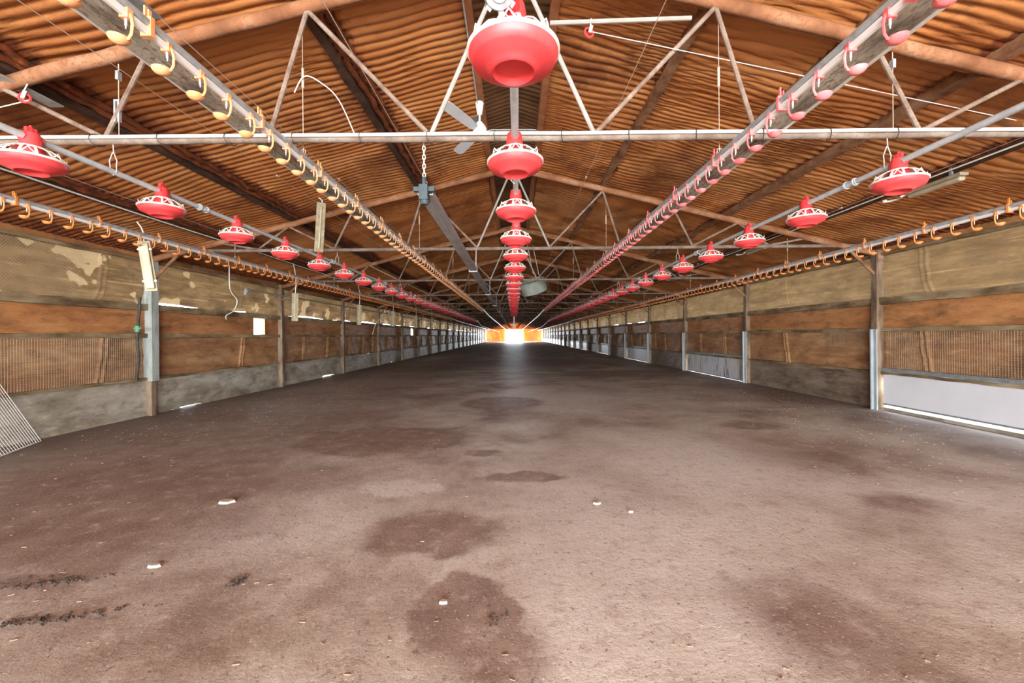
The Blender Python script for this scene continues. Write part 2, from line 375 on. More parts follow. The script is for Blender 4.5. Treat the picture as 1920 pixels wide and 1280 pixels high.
# outer metal roof skin, so that no daylight leaks through
m = MB()
for s in (-1, 1):
    a = (s*.46, 4.60); b_ = (s*(XW+.3), 4.60-SL*(XW-.16))
    m.add([(a[0], Y0, a[1]), (a[0], Y1, a[1]), (b_[0], Y1, b_[1]), (b_[0], Y0, b_[1]),
           (a[0], Y0, a[1]+.02), (a[0], Y1, a[1]+.02), (b_[0], Y1, b_[1]+.02), (b_[0], Y0, b_[1]+.02)],
          [(0, 1, 2, 3), (4, 7, 6, 5), (0, 3, 7, 4), (1, 5, 6, 2), (0, 4, 5, 1), (3, 2, 6, 7)])
    m.add([(s*.47, Y0, 4.62), (s*.47, Y1, 4.62), (0, Y1, 4.74), (0, Y0, 4.74)], [(0, 1, 2, 3)])
struct(m.build('roof', M['galvdark'], smooth=False))
def wobbly_beam(x, z, wx, wz, y0, y1, step=.35, amp=.006):
    m = MB(); ys = np.arange(y0, y1+step, step); vs = []; fs = []
    for y in ys:
        for (a, b) in ((-1, -1), (1, -1), (1, 1), (-1, 1)):
            vs.append((x+a*wx/2+random.uniform(-amp, amp), float(min(y, y1)), z+b*wz/2+random.uniform(-amp, amp)))
    n = len(ys)
    for i in range(n-1):
        for k in range(4): fs.append((i*4+k, i*4+(k+1) % 4, (i+1)*4+(k+1) % 4, (i+1)*4+k))
    fs += [(3, 2, 1, 0), tuple((n-1)*4+k for k in range(4))]
    return m.add(vs, fs)
tn = 1
for s in (-1, 1):
    o = wobbly_beam(s*.40, 4.42, .075, .12, Y0, Y1-.05).build('trim_%d' % tn, M['rail']); struct(o); tn += 1
# purlins
for x, mt, wd, lb in ((-1.70, 'purldark', .075, 'dark purlin nearest the ridge on the left roof slope'),
                      (-3.97, 'purldark', .085, 'dark purlin halfway down the left roof slope with ragged red foam beside it'),
                      (-5.32, 'purldark', .085, 'dark low purlin of the left roof slope above the outer drinker line'),
                      (-2.85, 'purl', .08, 'brown purlin above the left channel tray'),
                      (1.62, 'purl', .085, 'brown purlin nearest the ridge on the right roof slope'),
                      (2.80, 'purl', .09, 'brown purlin above the red drinker line'),
                      (3.85, 'purl', .12, 'broad brown purlin halfway down the right roof slope'),
                      (5.06, 'purldark', .09, 'dark low purlin of the right roof slope beside the lamps')):
    o = wobbly_beam(x, roofz(x)-.035, wd, .09, Y0, Y1-.05, amp=.008).build('purlin', M[mt])
    tag(o, lb, 'purlin', 'purlins under the roof foam')
    if mt == 'purldark' and x < 0:
        for q, rr in ((.085, .035), (.16, .03)):
            pts = [(x+q+random.uniform(-.02, .02), float(y), roofz(x+q)-.035+random.uniform(-.014, .014)) for y in np.arange(.5, 24, .09)]
            MB().path(pts, rr, 7).build('foam_bead', M['ceil'], o)
# walls ------------------------------------------------------------
def wall_side(s):
    nm = 'wall_left' if s < 0 else 'wall_right'
    m = MB(); yend = TY[-1]
    X = s*XW
    holes = [(10.55, 11.02), (26.6, 27.2)] if s < 0 else []
    y = Y0
    segs = []
    for a, b in holes: segs.append((y, a)); y = b
    segs.append((y, yend))
    for a, b in segs: m.bbox((X, a, 1.46), (X+s*.05, b, 1.90))      # orange band, with open vents
    m.bbox((X, Y0, 2.76), (X+s*.06, yend, 3.02))                     # eave band
    o = m.build(nm, M['band'], smooth=False); struct(o)
    return o
wall_side(-1); wall_side(1)
def ledge(s, z, hz, dx, name_i, mat='ledge'):
    m = wobbly_beam(s*(XW-dx/2+.02), z, dx+.04, hz, Y0, TY[-1], .3, .008)
    return struct(m.build('trim_%d' % name_i, M[mat]))
for s in (-1, 1):
    ledge(s, 1.94, .12, .07, tn); tn += 1
    ledge(s, 1.43, .07, .05, tn); tn += 1
    ledge(s, 2.78, .05, .05, tn); tn += 1
    ledge(s, .66, .05, .05, tn, 'ledge'); tn += 1
# plinth
m = MB(); holesL = [(8.2, 8.75, .03), (9.05, 9.12, .02), (7.95, 8.05, .02), (14.3, 15.2, .05), (22.2, 22.5, .05)]
y = Y0
for a, b, hh in sorted(holesL):
    m.bbox((-XW, y, 0), (-XW-.12, a, .63)); m.bbox((-XW, a, hh), (-XW-.12, b, .63)); y = b
m.bbox((-XW, y, 0), (-XW-.12, TY[-1], .63))
struct(m.build('baseboard_left', M['conc'], smooth=False))
white_bays = [0, 2, 4, 6, 8, 9, 10] + list(range(12, NT-1))
m = MB()
m.bbox((XW+.02, Y0, 0), (XW+.12, T0, .63))
for i in range(NT-1):
    if i not in white_bays: m.bbox((XW, TY[i], 0), (XW+.1, TY[i+1], .63))
struct(m.build('baseboard_right', M['plR'], smooth=False))
# bay sheets: rippled, with doubled vertical seams
def sheet(name, mat, y0, y1, z0, z1, s, seams, bow=.03, gap=0, seed=0):
    rs = np.random.RandomState(seed)
    ny, nz = 240, 30
    yy = np.linspace(y0, y1, ny); zz = np.linspace(0, 1, nz)
    Yg, T = np.meshgrid(yy, zz, indexing='ij')
    low = z0 + gap*(.5+.5*np.sin(Yg*2.1+seed))*(np.sin(Yg*.8+seed*2) > -.5)
    Z = low+(z1-low)*T
    off = -.016*np.abs(np.sin(T*PI*2.5+.25*np.sin(Yg*1.3+seed)))**.5+.008+.008*np.sin(Yg*3+T*4+seed)+.004*np.sin(Yg*11+T*7)
    off += -bow*np.sin(T*PI)
    for q in seams:
        yc = y0+(y1-y0)*q + (T-.5)*.12
        for d in (-.045, .045): off -= .030*np.exp(-((Yg-yc-d)/.020)**2)
    X = s*(XW+.045+off)
    return grid_mesh(name, X, Yg, Z, M[mat])
for s, sd in ((-1, 'left'), (1, 'right')):
    for i in range(-1, NT-1):
        y0 = TY[i]-.03 if i >= 0 else Y0; y1 = TY[i+1]+.03
        near = 0 <= i < 8
        seams = [[.30, .8], [.62], [.33, .72], [.2, .55, .85], [.4, .78], [.25, .6]][i % 6]
        if s < 0: gp = [0, .045, .05, .06, .04, .03, .05, .03][i % 8] if i > 0 else .0
        else: gp = 0.035 if i in (4, 5) else 0
        o = sheet('wall_curtain', 'curtL' if s < 0 else 'curtR', y0, y1, 2.0, 2.77, s, seams, .045, gp, i+3)
        if s > 0: bw = {0: 'above the nearest white kick panel', 1: 'beside the nearest white kick panel'}.get(i)
        where = ('of the %s wall, %s bay from the camera' % (sd, ORD[i])) if near else ('far down the %s wall' % sd)
        if i == -1: where = 'of the %s wall right beside the photographer' % sd
        tag(o, ('patchy tan upper curtain ' if s < 0 else 'olive tan upper curtain ')+where, 'curtain', 'upper curtains along the %s wall' % sd)
        o = sheet('wall_panel', 'lower', y0, y1, .66 if (s < 0 and i > 1) else .60, 1.42, s, seams, .02, 0, i+20)
        tag(o, 'orange brown lower wall sheet '+where, 'wall panel', 'lower wall sheets along the %s wall' % sd)
# posts
def post(s, i, galv):
    y = TY[i]; X = s*(XW-.05)
    t = empty('wall_post', (X, y, 0))
    if galv:
        m = MB().bbox((-.07, -.065, .62), (.07, .065, 2.80)).bbox((-.085, -.075, .62), (-.07, .075, 2.8)).bbox((.07, -.075, .62), (.085, .075, 2.8))
        m.build('post_shaft', M['postgalv'], t, smooth=False)
        MB().bbox((-.05, -.05, 0), (.05, .05, .62)).build('post_foot', M['postdark'], t, smooth=False)
    else:
        MB().bbox((-.06, -.06, 0), (.06, .06, 2.85)).build('post_shaft', M['postdark'], t, smooth=False)
    MB().tube((-s*.03, 0, 2.42), (-s*.50, 0, 2.88), .028, 8).build('knee_brace', M['purl'], t)
    MB().bbox((-.05, -.08, 2.66), (.05, .08, 2.84)).build('cleat', M['rust'], t, smooth=False)
    if s > 0 and (i in white_bays or i-1 in white_bays) and i < 14:
        m = MB(); m.bbox((-.085, -.07, .0), (-.062, .07, 1.44)); m.bbox((-.13, -.012, .0), (-.085, .012, 1.44))
        m.build('galvanised_guide', M['guide'], t, smooth=False)
    sd = 'left' if s < 0 else 'right'
    if galv: lb = 'weathered galvanised post nearest the camera on the left wall'
    elif i < 10: lb = 'brown steel post with knee brace, %s post from the camera on the %s wall' % (ORD[i-1], sd)
    else: lb = 'small dark post far down the %s wall' % sd
    tag(t, lb, 'post', 'wall posts on the %s side' % sd)
for s in (-1, 1):
    for i in range(1, NT): post(s, i, s < 0 and i == 1)
# white kick panels on the right
for n, i in enumerate(white_bays):
    y0, y1 = TY[i]+.09, TY[i+1]-.09
    t = empty('kick_panel', (XW-.03, (y0+y1)/2, 0)); L = (y1-y0)/2
    if i == 0: y_lo = -L
    zb = .125 if i == 0 else .04
    MB().bbox((0, -L, zb-.005), (.02, L, .70)).build('white_sheet', M['wstreak' if i == 2 else 'wpanel'], t, smooth=False)
    MB().bbox((-.02, -L-.02, .69), (.035, L+.02, .75)).build('top_rail', M['galvdark'], t, smooth=False)
    MB().bbox((-.005, -L, zb-.028), (.03, L, zb)).build('bottom_rail', M['galvdark'], t, smooth=False)
    lb = {0: 'large clean white kick panel at the right edge with light shining under it', 2: 'streaked buckled white kick panel on the right wall',
          4: 'white kick panel on the right wall, third from the camera', 6: 'white kick panel on the right wall, fourth from the camera'}.get(i, 'small pale kick panel far down the right wall')
    tag(t, lb, 'wall panel', 'white kick panels on the right wall')
    if i == 0:                                                       # grey sill below the gap
        m = MB().bbox((0, -L-.2, 0), (.1, L, .052)); o = m.build('sill', M['conc'], t, smooth=False)
# end wall
m = MB()
m.bbox((-XW, Y1, 0), (-2.1, Y1+.1, 3.05)); m.bbox((2.1, Y1, 0), (XW, Y1+.1, 3.05)); m.bbox((-2.1, Y1, 2.75), (2.1, Y1+.1, 3.05))
m.add([(-XW-.1, Y1, 3.05), (XW+.1, Y1, 3.05), (0, Y1, 4.72), (-XW-.1, Y1+.1, 3.05), (XW+.1, Y1+.1, 3.05), (0, Y1+.1, 4.72)], [(0, 1, 2), (5, 4, 3), (0, 3, 4, 1), (1, 4, 5, 2), (2, 5, 3, 0)])
for k in range(-16, 17):
    x = k*.4
    if abs(x) > 2.2: m.bbox((x-.02, Y1-.02, .3), (x+.02, Y1, 3.0))
struct(m.build('wall_back', M['endw'], smooth=False))
# ------------------------------------------------------------------ trusses
bot = [.65, 1.93, 3.23, 4.60]; top = [0.03, 1.62, 2.88, 4.05, 5.25]
CZ = 2.95
def wobtube(p0, p1, r, n=8, amp=.004, k=14):
    p0, p1 = Vector(p0), Vector(p1)
    return [p0.lerp(p1, i/k)+Vector((0, random.uniform(-amp, amp), random.uniform(-amp, amp))) for i in range(k+1)]
t = empty('roof_truss', (0, TY[0], 0)); parts = []
parts.append(MB().path(wobtube((-6.25, 0, CZ), (6.25, 0, CZ), .03, k=30), .031, 10).build('bottom_chord', M['chord'], t))
for s in (-1, 1):
    parts.append(MB().path(wobtube((0, 0, raftz(0)), (s*6.55, 0, raftz(6.55)), .05, amp=.006, k=30), .052, 12).build('rafter', M['rafter'], t))
    parts.append(MB().path(wobtube((0, .13, raftz(0)+.08), (s*6.45, .13, raftz(6.45)+.08), .03, amp=.012, k=40), .035, 8).build('foam_bead', M['ceil'], t))
    seq = [(top[0], 1), (bot[0], 0), (top[1], 1), (bot[1], 0), (top[2], 1), (bot[2], 0), (top[3], 1), (bot[3], 0), (top[4], 1)]
    for j in range(8):
        (xa, ta), (xb, tb) = seq[j], seq[j+1]
        za = raftz(xa)-.03 if ta else CZ+.02; zb = raftz(xb)-.03 if tb else CZ+.02
        parts.append(MB().tube((s*xa, 0, za), (s*xb, 0, zb), .0185, 8).build('web_member', M['webgrey' if j == 0 else 'web'], t))
tag(t, 'nearest roof truss with a white conduit tied along its bottom chord', 'roof truss', 'tubular steel roof trusses')
tree = [(p, []) for p in parts]
for i in range(1, NT):
    c = copy_tree(t, tree, (0, TY[i], 0))
    c['label'] = ('dusty tubular steel roof truss, %s from the camera' % ORD[i]) if i < 10 else 'dark distant roof truss far down the shed'
# conduit + ties on truss 1
t = empty('conduit', (0, T0-.02, CZ+.012))
MB().path(wobtube((-4.6, -.024, 0), (4.6, -.024, 0), .012, k=20, amp=.002), .014, 8).build('conduit_pipe', M['pvc'], t)
for x in np.arange(-3.8, 4.3, .525):
    mm = MB(); mm.path([(x+.02*math.cos(a), -.0+.052*math.cos(a)+.005, -.014+.045*math.sin(a)) for a in np.linspace(0, 2*PI, 14)[:-1]], .0035, 4, closed=True)
    mm.build('cable_tie', M['black'], t)
tag(t, 'white plastic conduit tied along the nearest truss chord', 'conduit')
# collar pipe near the ridge on truss 1
o = MB().tube((.30, T0-.06, H+2.43), (1.40, T0-.06, H+2.46), .017, 8).build('tie_pipe', M['webgrey'])
tag(o, 'short grey pipe across the nearest truss beside the large feeder pan', 'pipe')
# ------------------------------------------------------------------ long channels lying on the chords
for s, lb in ((-1, 'dusty brown channel tray on the truss chords left of centre'), (1, 'dusty brown channel tray beside the red drinker line')):
    t = empty('channel_tray', (s*2.05, 0, CZ+.035))
    z0 = 0.0
    m = MB(); y0, y1 = .4, 88
    m.bbox((-.068, y0, 0), (.068, y1, .012)); m.bbox((-.068, y0, .012), (-.060, y1, .05)); m.bbox((.060, y0, .012), (.068, y1, .05)); m.bbox((-.02, y0, -.010), (.02, y1, -.0))
    m.build('channel', M['tray'], t, smooth=False)
    MB().bbox((s*.068, y0, -.006), (s*(.080 if s < 0 else .096), y1, .014)).build('pale_edge', M['pvc'], t, smooth=False)
    tag(t, lb, 'cable tray')
t = empty('galvanised_strip', (-1.93, 0, H+1.72))
MB().bbox((-.05, .6, 0), (.05, 2.24, .006)).bbox((-.05, .6, .0), (-.044, 2.24, .04)).build('strip', M['galvdark'], t, smooth=False)
tag(t, 'short blue grey steel strip beside the left channel tray at the top edge', 'metal strip')
o = MB().bbox((-4.02, 2.2, H+2.02), (-3.90, 3.62, H+2.03)).bbox((-4.02, 2.2, H+2.02), (-4.01, 3.62, H+2.06)).build('galvanised_strip', M['galv'], smooth=False)
tag(o, 'galvanised steel strip under the roof at the upper left edge', 'metal strip')
# grey suspended tray
t = empty('suspended_tray', (-.72, 0, H+1.16))
m = MB(); y0, y1 = 3.42, 60
m.bbox((-.062, y0, 0), (.062, y1, .012)); m.bbox((-.062, y0, .012), (-.056, y1, .05)); m.bbox((.056, y0, .012), (.062, y1, .05)); m.bbox((-.012, y0, -.008), (.012, y1, 0))
m.build('tray_channel', M['graytray'], t, smooth=False)
m = MB(); m.bbox((-.035, 3.33, -.06), (.035, 3.44, .06)); m.bbox((-.085, 3.36, .015), (.085, 3.40, .05)); m.lathe([(.03, -.09), (.04, -.06), (.04, -.045)], 12, (0, 3.38, 0), True); m.tube((0, 3.38, .05), (0, 3.38, .13), .018, 10)
m.build('end_bracket', M['bracket'], t, smooth=False)
m = MB(); zc = .13
while zc < .42:
    k = int(zc/.035)
    a = (1, 0) if k % 2 else (0, 1)
    m.path([(a[0]*.011*math.cos(q), 3.38+a[1]*.011*math.cos(q), zc+.022*math.sin(q)+.02) for q in np.linspace(0, 2*PI, 11)[:-1]], .004, 5, closed=True)
    zc += .036
m.build('chain', M['white'], t)
for yy in (7.4, 11.6, 15.9, 20.1, 24.3):
    m = MB(); m.bbox((-.075, yy-.02, -.02), (.075, yy-.005, -.008)); m.bbox((-.075, yy-.02, -.02), (-.067, yy, .06)); m.bbox((.067, yy-.02, -.02), (.075, yy, .06)); m.tube((0.05, yy, .06), (0.05, yy+.1, CZ-H-1.16), .006, 5)
    m.build('tray_hook', M['white'], t, smooth=False)
tag(t, 'long grey suspended tray hung by a chain left of the centre feeder line', 'cable tray')
o = MB().path([(-.72, 60, H+1.15), (-.70, 66, H+1.02), (-.5, 70, H+.98), (-.45, 92, H+.95)], .03, 8).build('water_pipe', M['pvc'])
tag(o, 'pale distant pipe continuing from the grey suspended tray', 'pipe')
# ------------------------------------------------------------------ feeder pans
def make_pan():
    t = empty('feeder_pan'); tree = []
    m = MB(); prof = [(.158, .004), (.168, .004), (.171, -.002), (.167, -.016), (.158, -.034), (.152, -.038), (.112, -.054), (.094, -.064), (.089, -.070), (.080, -.072), (.074, -.066), (.069, -.050), (.064, -.046), (0.001, -.044)]
    m.lathe(prof, 48)
    m.lathe([(.158, .004), (.150, -.022), (.120, -.040), (.085, -.046), (.03, -.03), (.001, -.02)], 48)
    pan = m.build('dish', M['redpan'], t)
    m = MB()
    m.path([(.171*math.cos(a), .171*math.sin(a), .007) for a in np.linspace(0, 2*PI, 49)[:-1]], .0075, 6, closed=True)
    m.path([(.070*math.cos(a), .070*math.sin(a), .088) for a in np.linspace(0, 2*PI, 33)[:-1]], .006, 6, closed=True)
    m.lathe([(.045, .094), (.072, .090), (.090, .080), (.090, .076), (.07, .082), (.045, .086)], 32)
    for k in range(14):
        a = 2*PI*k/14; ca, sa = math.cos(a), math.sin(a)
        pts = [(r, z) for r, z in ((.075, .087), (.105, .078), (.135, .058), (.158, .030), (.169, .006))]
        vs = []; fs = []; wd = .0068
        for (r, z), ww in zip(pts, (1.6, 1.1, 1, 1, 1.5)):
            for sgn in (-1, 1):
                for dz in (0, -.005): vs.append((r*ca-sgn*wd*ww*sa, r*sa+sgn*wd*ww*ca, z+dz))
        for i in range(4):
            o = i*4
            fs += [(o, o+2, o+6, o+4), (o+1, o+5, o+7, o+3), (o, o+4, o+5, o+1), (o+2, o+3, o+7, o+6)]
        m.add(vs, fs)
    # arched cover segments between the ribs
    for k in range(7):
        a0 = 2*PI*(k*2+.0)/14
        m.path([((.150+.012*math.sin(PI*u))*math.cos(a0+u*PI/7), (.150+.012*math.sin(PI*u))*math.sin(a0+u*PI/7), .040-.030*abs(math.cos(PI*u))+.012) for u in np.linspace(0, 1, 7)], .0035, 5)
    gr = m.build('grille', M['white'], t)
    m = MB(); m.lathe([(.058, -.02), (.062, .03), (.060, .09), (.054, .11), (.050, .15), (.044, .185), (.030, .195), (.001, .197)], 24)
    m.tube((0, -.052, .155), (0, .052, .155), .031, 14)
    m.bbox((-.012, -.028, .19), (.012, .028, .222)); m.lathe([(.018, .19), (.014, .215), (.006, .24), (.001, .242)], 12)
    for a in (0, PI/2, PI, 1.5*PI): m.box((.045*math.cos(a+.4), .045*math.sin(a+.4), .10), (.018, .004, .06), Matrix.Rotation(a+.4, 3, 'Z'))
    hd = m.build('feed_hood', M['red'], t)
    return t, [(pan, []), (gr, []), (hd, [])]
proto, ptree = make_pan()
CY0, LY0, RY0 = 1.59, 2.74, 2.19
lines = {'centre': (0.012, 1.075, CY0, 21, 'centre feeder line'), 'left': (-3.18, 1.17, LY0, 33, 'left feeder line'), 'right': (2.96, 1.155, RY0, 33, 'right feeder line')}
first = True
for ln, (X, h, ystart, cnt, nm) in lines.items():
    for k in range(cnt):
        y = ystart+1.016*k
        x = X + (0.018*math.sin(min(y, 9)*.55-1.2) if ln == 'centre' else .012*math.sin(y*.4))
        loc = (x, y, H+h+random.uniform(-.004, .004)); rot = (random.uniform(-.02, .02), random.uniform(-.025, .025), random.uniform(-.15, .15))
        if first: o = proto; o.location = loc; o.rotation_euler = rot; first = False
        else: o = copy_tree(proto, ptree, loc, rot)
        if k == 0 and ln == 'centre': lb = 'largest red feeder pan, nearest the camera at the top centre'
        elif k == 0: lb = 'red feeder pan with white grille cut by the %s edge of the photo' % ln
        elif k < 12: lb = 'red feeder pan with white grille, %s from the camera on the %s' % (ORD[k], nm)
        else: lb = 'tiny distant red feeder pan far down the %s' % nm
        tag(o, lb, 'feeder', 'feeder pans on the '+nm)
def feeder_line(ln, joints, y0, y1, tail):
    X, h, ys, cnt, nm = lines[ln]; hz = H+h+.155
    t = empty('feeder_line', (X, 0, hz))
    pts = []
    for y in np.arange(y0, y1, .5):
        pts.append(((0.018*math.sin(min(y, 9)*.55-1.2) if ln == 'centre' else .012*math.sin(y*.4)), y, 0))
    MB().path(pts+tail, .0225, 12).build('feed_tube', M['tubeg'], t)
    for y in joints:
        xx = (0.018*math.sin(min(y, 9)*.55-1.2) if ln == 'centre' else .012*math.sin(y*.4))
        m = MB(); m.tube((xx, y-.07, 0), (xx, y+.07, 0), .028, 12)
        for d in (-.045, .045): m.tube((xx, y+d-.008, 0), (xx, y+d+.008, 0), .034, 12)
        m.tube((xx+.03, y-.02, -.02), (xx+.03, y+.02, -.02), .006, 6)
        m.build('tube_coupling', M['tubeg'], t)
    for i in range(0, 12):
        y = TY[i]
        if y > y1: break
        top_ = CZ-hz-.03; xx = (0 if ln == 'centre' else .012*math.sin(y*.4))
        m = MB()
        m.path([(xx, y, top_), (xx+.004, y, top_*.72), (xx+.03, y, top_*.40), (xx+.025, y, top_*.22), (xx+.026, y, .0), (xx, y, -.027), (xx-.026, y, 0), (xx-.025, y, top_*.22), (xx-.03, y, top_*.40), (xx-.004, y, top_*.72)], .0035, 5)
        m.build('wire_hook', M['wire'], t)
    tag(t, {'left': 'long galvanised feed tube carrying the left row of red pans', 'right': 'long galvanised feed tube carrying the right row of red pans', 'centre': 'galvanised feed tube running down the centre under the ridge'}[ln], 'feeder line')
jl = [4.25+3.05*k for k in range(10)]
feeder_line('left', jl, .6, 36.5, [(0, 40, -.35), (.1, 44, -.4), (0, 90, -.5)])
feeder_line('right', [3.66+3.05*k for k in range(11)], .6, 35.5, [(0, 40, -.25), (0, 44, -.4), (0, 90, -.5)])
feeder_line('centre', [], .4, 23.5, [(0, 24, 0), (0, 24.5, -.02)])
m = MB(); o = m.tube((0, 24.5, H+.3), (0, 24.5, H+1.22), .04, 10).box((0, 24.5, H+.62), (.35, .05, .05)).build('drop_pipe', M['white'])
tag(o, 'pale upright pipe at the end of the centre feeder line', 'pipe')
# motor / sensor head above the nearest pan
t = empty('feed_control_unit', (-.046, 1.46, H+1.215))
m = MB(); Rm = Matrix.Rotation(PI/2, 3, 'X')
m.lathe([(.001, -.055), (.030, -.055), (.034, -.050), (.052, -.046), (.058, -.02), (.058, .05), (.05, .06), (.001, .06)], 28)
for k in range(8):
    a = 2*PI*k/8; m.box((.055*math.cos(a), .055*math.sin(a), -.012), (.022, .02, .05), Matrix.Rotation(a, 3, 'Z'))
o = m.build('silver_housing', M['galv'], t); o.rotation_euler = (-.75, -.15, 0)
MB().path([(.04, .02, .01), (.06, .14, .0), (.06, .22, -.02)], .028, 12).build('red_elbow', M['red'], t)
m = MB().lathe([(.001, -.062), (.016, -.062), (.018, -.052)], 16); o = m.build('lens_cap', M['bracket'], t); o.rotation_euler = (-.75, -.15, 0)
tag(t, 'silver round control unit above the largest feeder pan', 'control unit')
# ------------------------------------------------------------------ drinker lines
def drinker_parts(side, big):
    """cup hanging on a hooked arm, arm on the shed-centre side, cup reaching outward (side = +1 / -1)"""
    m = MB()
    s = side
    m.bbox((-.020, -.014, -.022), (.020, .014, .022))
    m.path([(-s*.018, 0, 0), (-s*.026, 0, -.022), (-s*.030, 0, -.05), (-s*.026, 0, -.090), (-s*.014, 0, -.110), (s*.01, 0, -.114)], .0062, 6)
    n = 16 if big else 10
    c = (s*.030, 0, -.112)
    prof = [(.001, -.022), (.018, -.020), (.033, -.011), (.041, .001), (.042, .007), (.038, .006), (.028, -.001), (.001, -.003)]
    m.lathe(prof, n, c)
    return m
def nip():
    return MB().tube((0, 0, -.018), (0, 0, -.052), .0055, 8).tube((0, 0, -.05), (0, 0, -.066), .003, 6)
def drinker_line(nm, X, h, side, mat, y0, yend, ystart, label, cordtop=True, kink=None):
    t = empty('drinker_line', (X, 0, H+h))
    yy = [y0]+[v for v in TY if v > y0+1]
    pts = [(0, y, .004*math.sin(y*1.7)) for y in np.arange(y0, yend+2, .7)]
    tail = [(0, yend+4, -.05), (.03*side, yend+7, -.06), (.0, 88, -.20)]
    m = MB().path(pts+tail, .0195, 8); m.build('water_pipe', M['waterpvc'], t)
    m = MB().path([(p[0]-side*.004, p[1], p[2]+.039) for p in pts+tail], .021, 4 if False else 8); m.build('support_rail', M['galv'], t)
    base = drinker_parts(side, True); me = None; proto = None; ncount = 0
    ys = []
    y = ystart
    while y < yend: ys.append(y); y += .217
    npipe = None
    for k, y in enumerate(ys[:100]):
        z = .004*math.sin(y*1.7)
        if proto is None:
            proto = base.build('drinker', mat, t); proto.location = (0, y, z)
            npipe = nip().build('nipple', M['wire'], proto); npipe['label'] = 'shiny metal nipple'
        else:
            c = proto.copy(); C.objects.link(c); c.parent = t; c.location = (0, y, z); c.rotation_euler = (0, random.uniform(-.06, .06), random.uniform(-.12, .12))
            if k < 30:
                d = npipe.copy(); C.objects.link(d); d.parent = c
    if len(ys) > 100:
        mm = MB(); small = drinker_parts(side, False)
        for y in ys[100:]:
            mm.add([(a, b+y, c_) for a, b, c_ in small.v], small.f)
        o = mm.build('drinker', mat, t); o['kind'] = 'stuff'
    cm = MB(); cm.bbox((-.026, -.011, -.026), (.026, .011, .066)); cm.bbox((-.012, -.008, .066), (-.004, .008, .12)); cm.bbox((.008, -.008, .066), (.014, .008, .10))
    cp = None
    y = ystart-.217*.5+.217*2
    cnt = 0
    while y < yend and cnt < 60:
        if cp is None: cp = cm.build('rail_clip', mat, t, smooth=False); cp.location = (0, y, 0)
        else:
            c = cp.copy(); C.objects.link(c); c.parent = t; c.location = (0, y, 0)
        y += .868; cnt += 1
    for i in range(0, 13):
        y = TY[i] + .12
        ztop = raftz(X) - (H+h) - .05
        z1 = min(.6, ztop*.55)
        m = MB().tube((0, y, .06), (0, y, ztop), .0028, 4).tube((0, y, z1), (0, y, z1+.16), .010, 6).path([(.02*math.cos(a), y, .075+.02*math.sin(a)) for a in np.linspace(0, 2*PI, 9)[:-1]], .003, 4, closed=True)
        m.build('hanger_cord', M['cord'], t)
    tag(t, label, 'drinker line', 'nipple drinker lines')
    return t
drinker_line('il', -1.72, 1.45, -1, M['orangepale'], .5, 23.0, 1.64, 'drinker line with pale orange cups left of the centre feeder')
drinker_line('ir', 1.70, 1.43, 1, M['pinkcup'], .5, 23.0, 1.435, 'drinker line with pink red cups right of the centre feeder')
drinker_line('ol', -5.10, 1.40, -1, M['orange'], 2.5, 34.0, 3.93, 'outer drinker line with orange cups along the left wall')
drinker_line('or', 5.02, 1.225, 1, M['orange'], 2.5, 34.0, 3.88, 'outer drinker line with orange cups along the right wall')
# ------------------------------------------------------------------ ceiling fan
t = empty('ceiling_fan', (-.40, 5.1, H+2.52))
MB().lathe([(.001, .10), (.030, .10), (.062, .06), (.085, .02), (.088, -.02), (.07, -.045), (.001, -.05)], 24).build('motor_housing', M['white'], t)
MB().tube((0, 0, .08), (0, 0, .34), .012, 8).build('down_rod', M['white'], t)
MB().lathe([(.022, .18), (.03, .19), (.052, .33), (.046, .34), (.001, .34)], 20).build('canopy', M['white'], t)
MB().box((-.06, .02, .13), (.06, .05, .06)).build('capacitor_box', M['bracket'], t, smooth=False)
for a in (0, 2*PI/3, 4*PI/3):
    m = MB(); vs = []
    R = Matrix.Rotation(a+.02, 3, 'Z')
    sec = [(.08, .02), (.14, .055), (.25, .062), (.45, .066), (.62, .068), (.68, .058), (.70, .03)]
    for (r, hw) in sec:
        for (q, dz) in ((-hw, -.012), (hw, .012)):
            for th in (-.003, .003): vs.append(R @ Vector((r, q, dz+th-.01)))
    fs = []
    for i in range(len(sec)-1):
        o = i*4; fs += [(o, o+4, o+6, o+2), (o+1, o+3, o+7, o+5), (o, o+1, o+5, o+4), (o+2, o+6, o+7, o+3)]
    fs += [(0, 2, 3, 1), (24, 25, 27, 26)]
    m.add(vs, fs); m.build('fan_blade', M['blade'], t)
tag(t, 'white three blade ceiling fan hung beside the ridge behind the nearest truss', 'fan')
o = MB().path([(-.42, 2.6, H+2.95), (-.43, 4.6, H+2.93), (-.42, 5.15, H+2.80), (-.40, 5.1, H+2.66)], .008, 6).build('fan_cable', M['galv'])
tag(o, 'grey cable running along the ridge to the ceiling fan', 'cable')
# ------------------------------------------------------------------ circulation fan drum
t = empty('circulation_fan', (.62, 13.2, H+1.56)); t.rotation_euler = (.28, -.30, 0)
MB().lathe([(.36, -.20), (.42, -.19), (.42, .19), (.36, .20), (.35, .17), (.40, .16), (.40, -.16), (.35, -.17), (.36, -.20)], 40).build('drum', M['drum'], t)
m = MB()
for r in (.1, .2, .3, .38): m.path([(r*math.cos(a), r*math.sin(a), .19) for a in np.linspace(0, 2*PI, 25)[:-1]], .004, 4, closed=True)
for k in range(8): m.tube((0, 0, .19), (.4*math.cos(k*PI/4), .4*math.sin(k*PI/4), .19), .004, 4)
m.build('guard', M['wire'], t)
m = MB().tube((0, 0, -.1), (0, 0, .1), .09, 16)
for k in range(3): m.box((.2*math.cos(k*2.094), .2*math.sin(k*2.094), 0), (.28, .12, .01), Matrix.Rotation(k*2.094, 3, 'Z') @ Matrix.Rotation(.4, 3, 'X'))
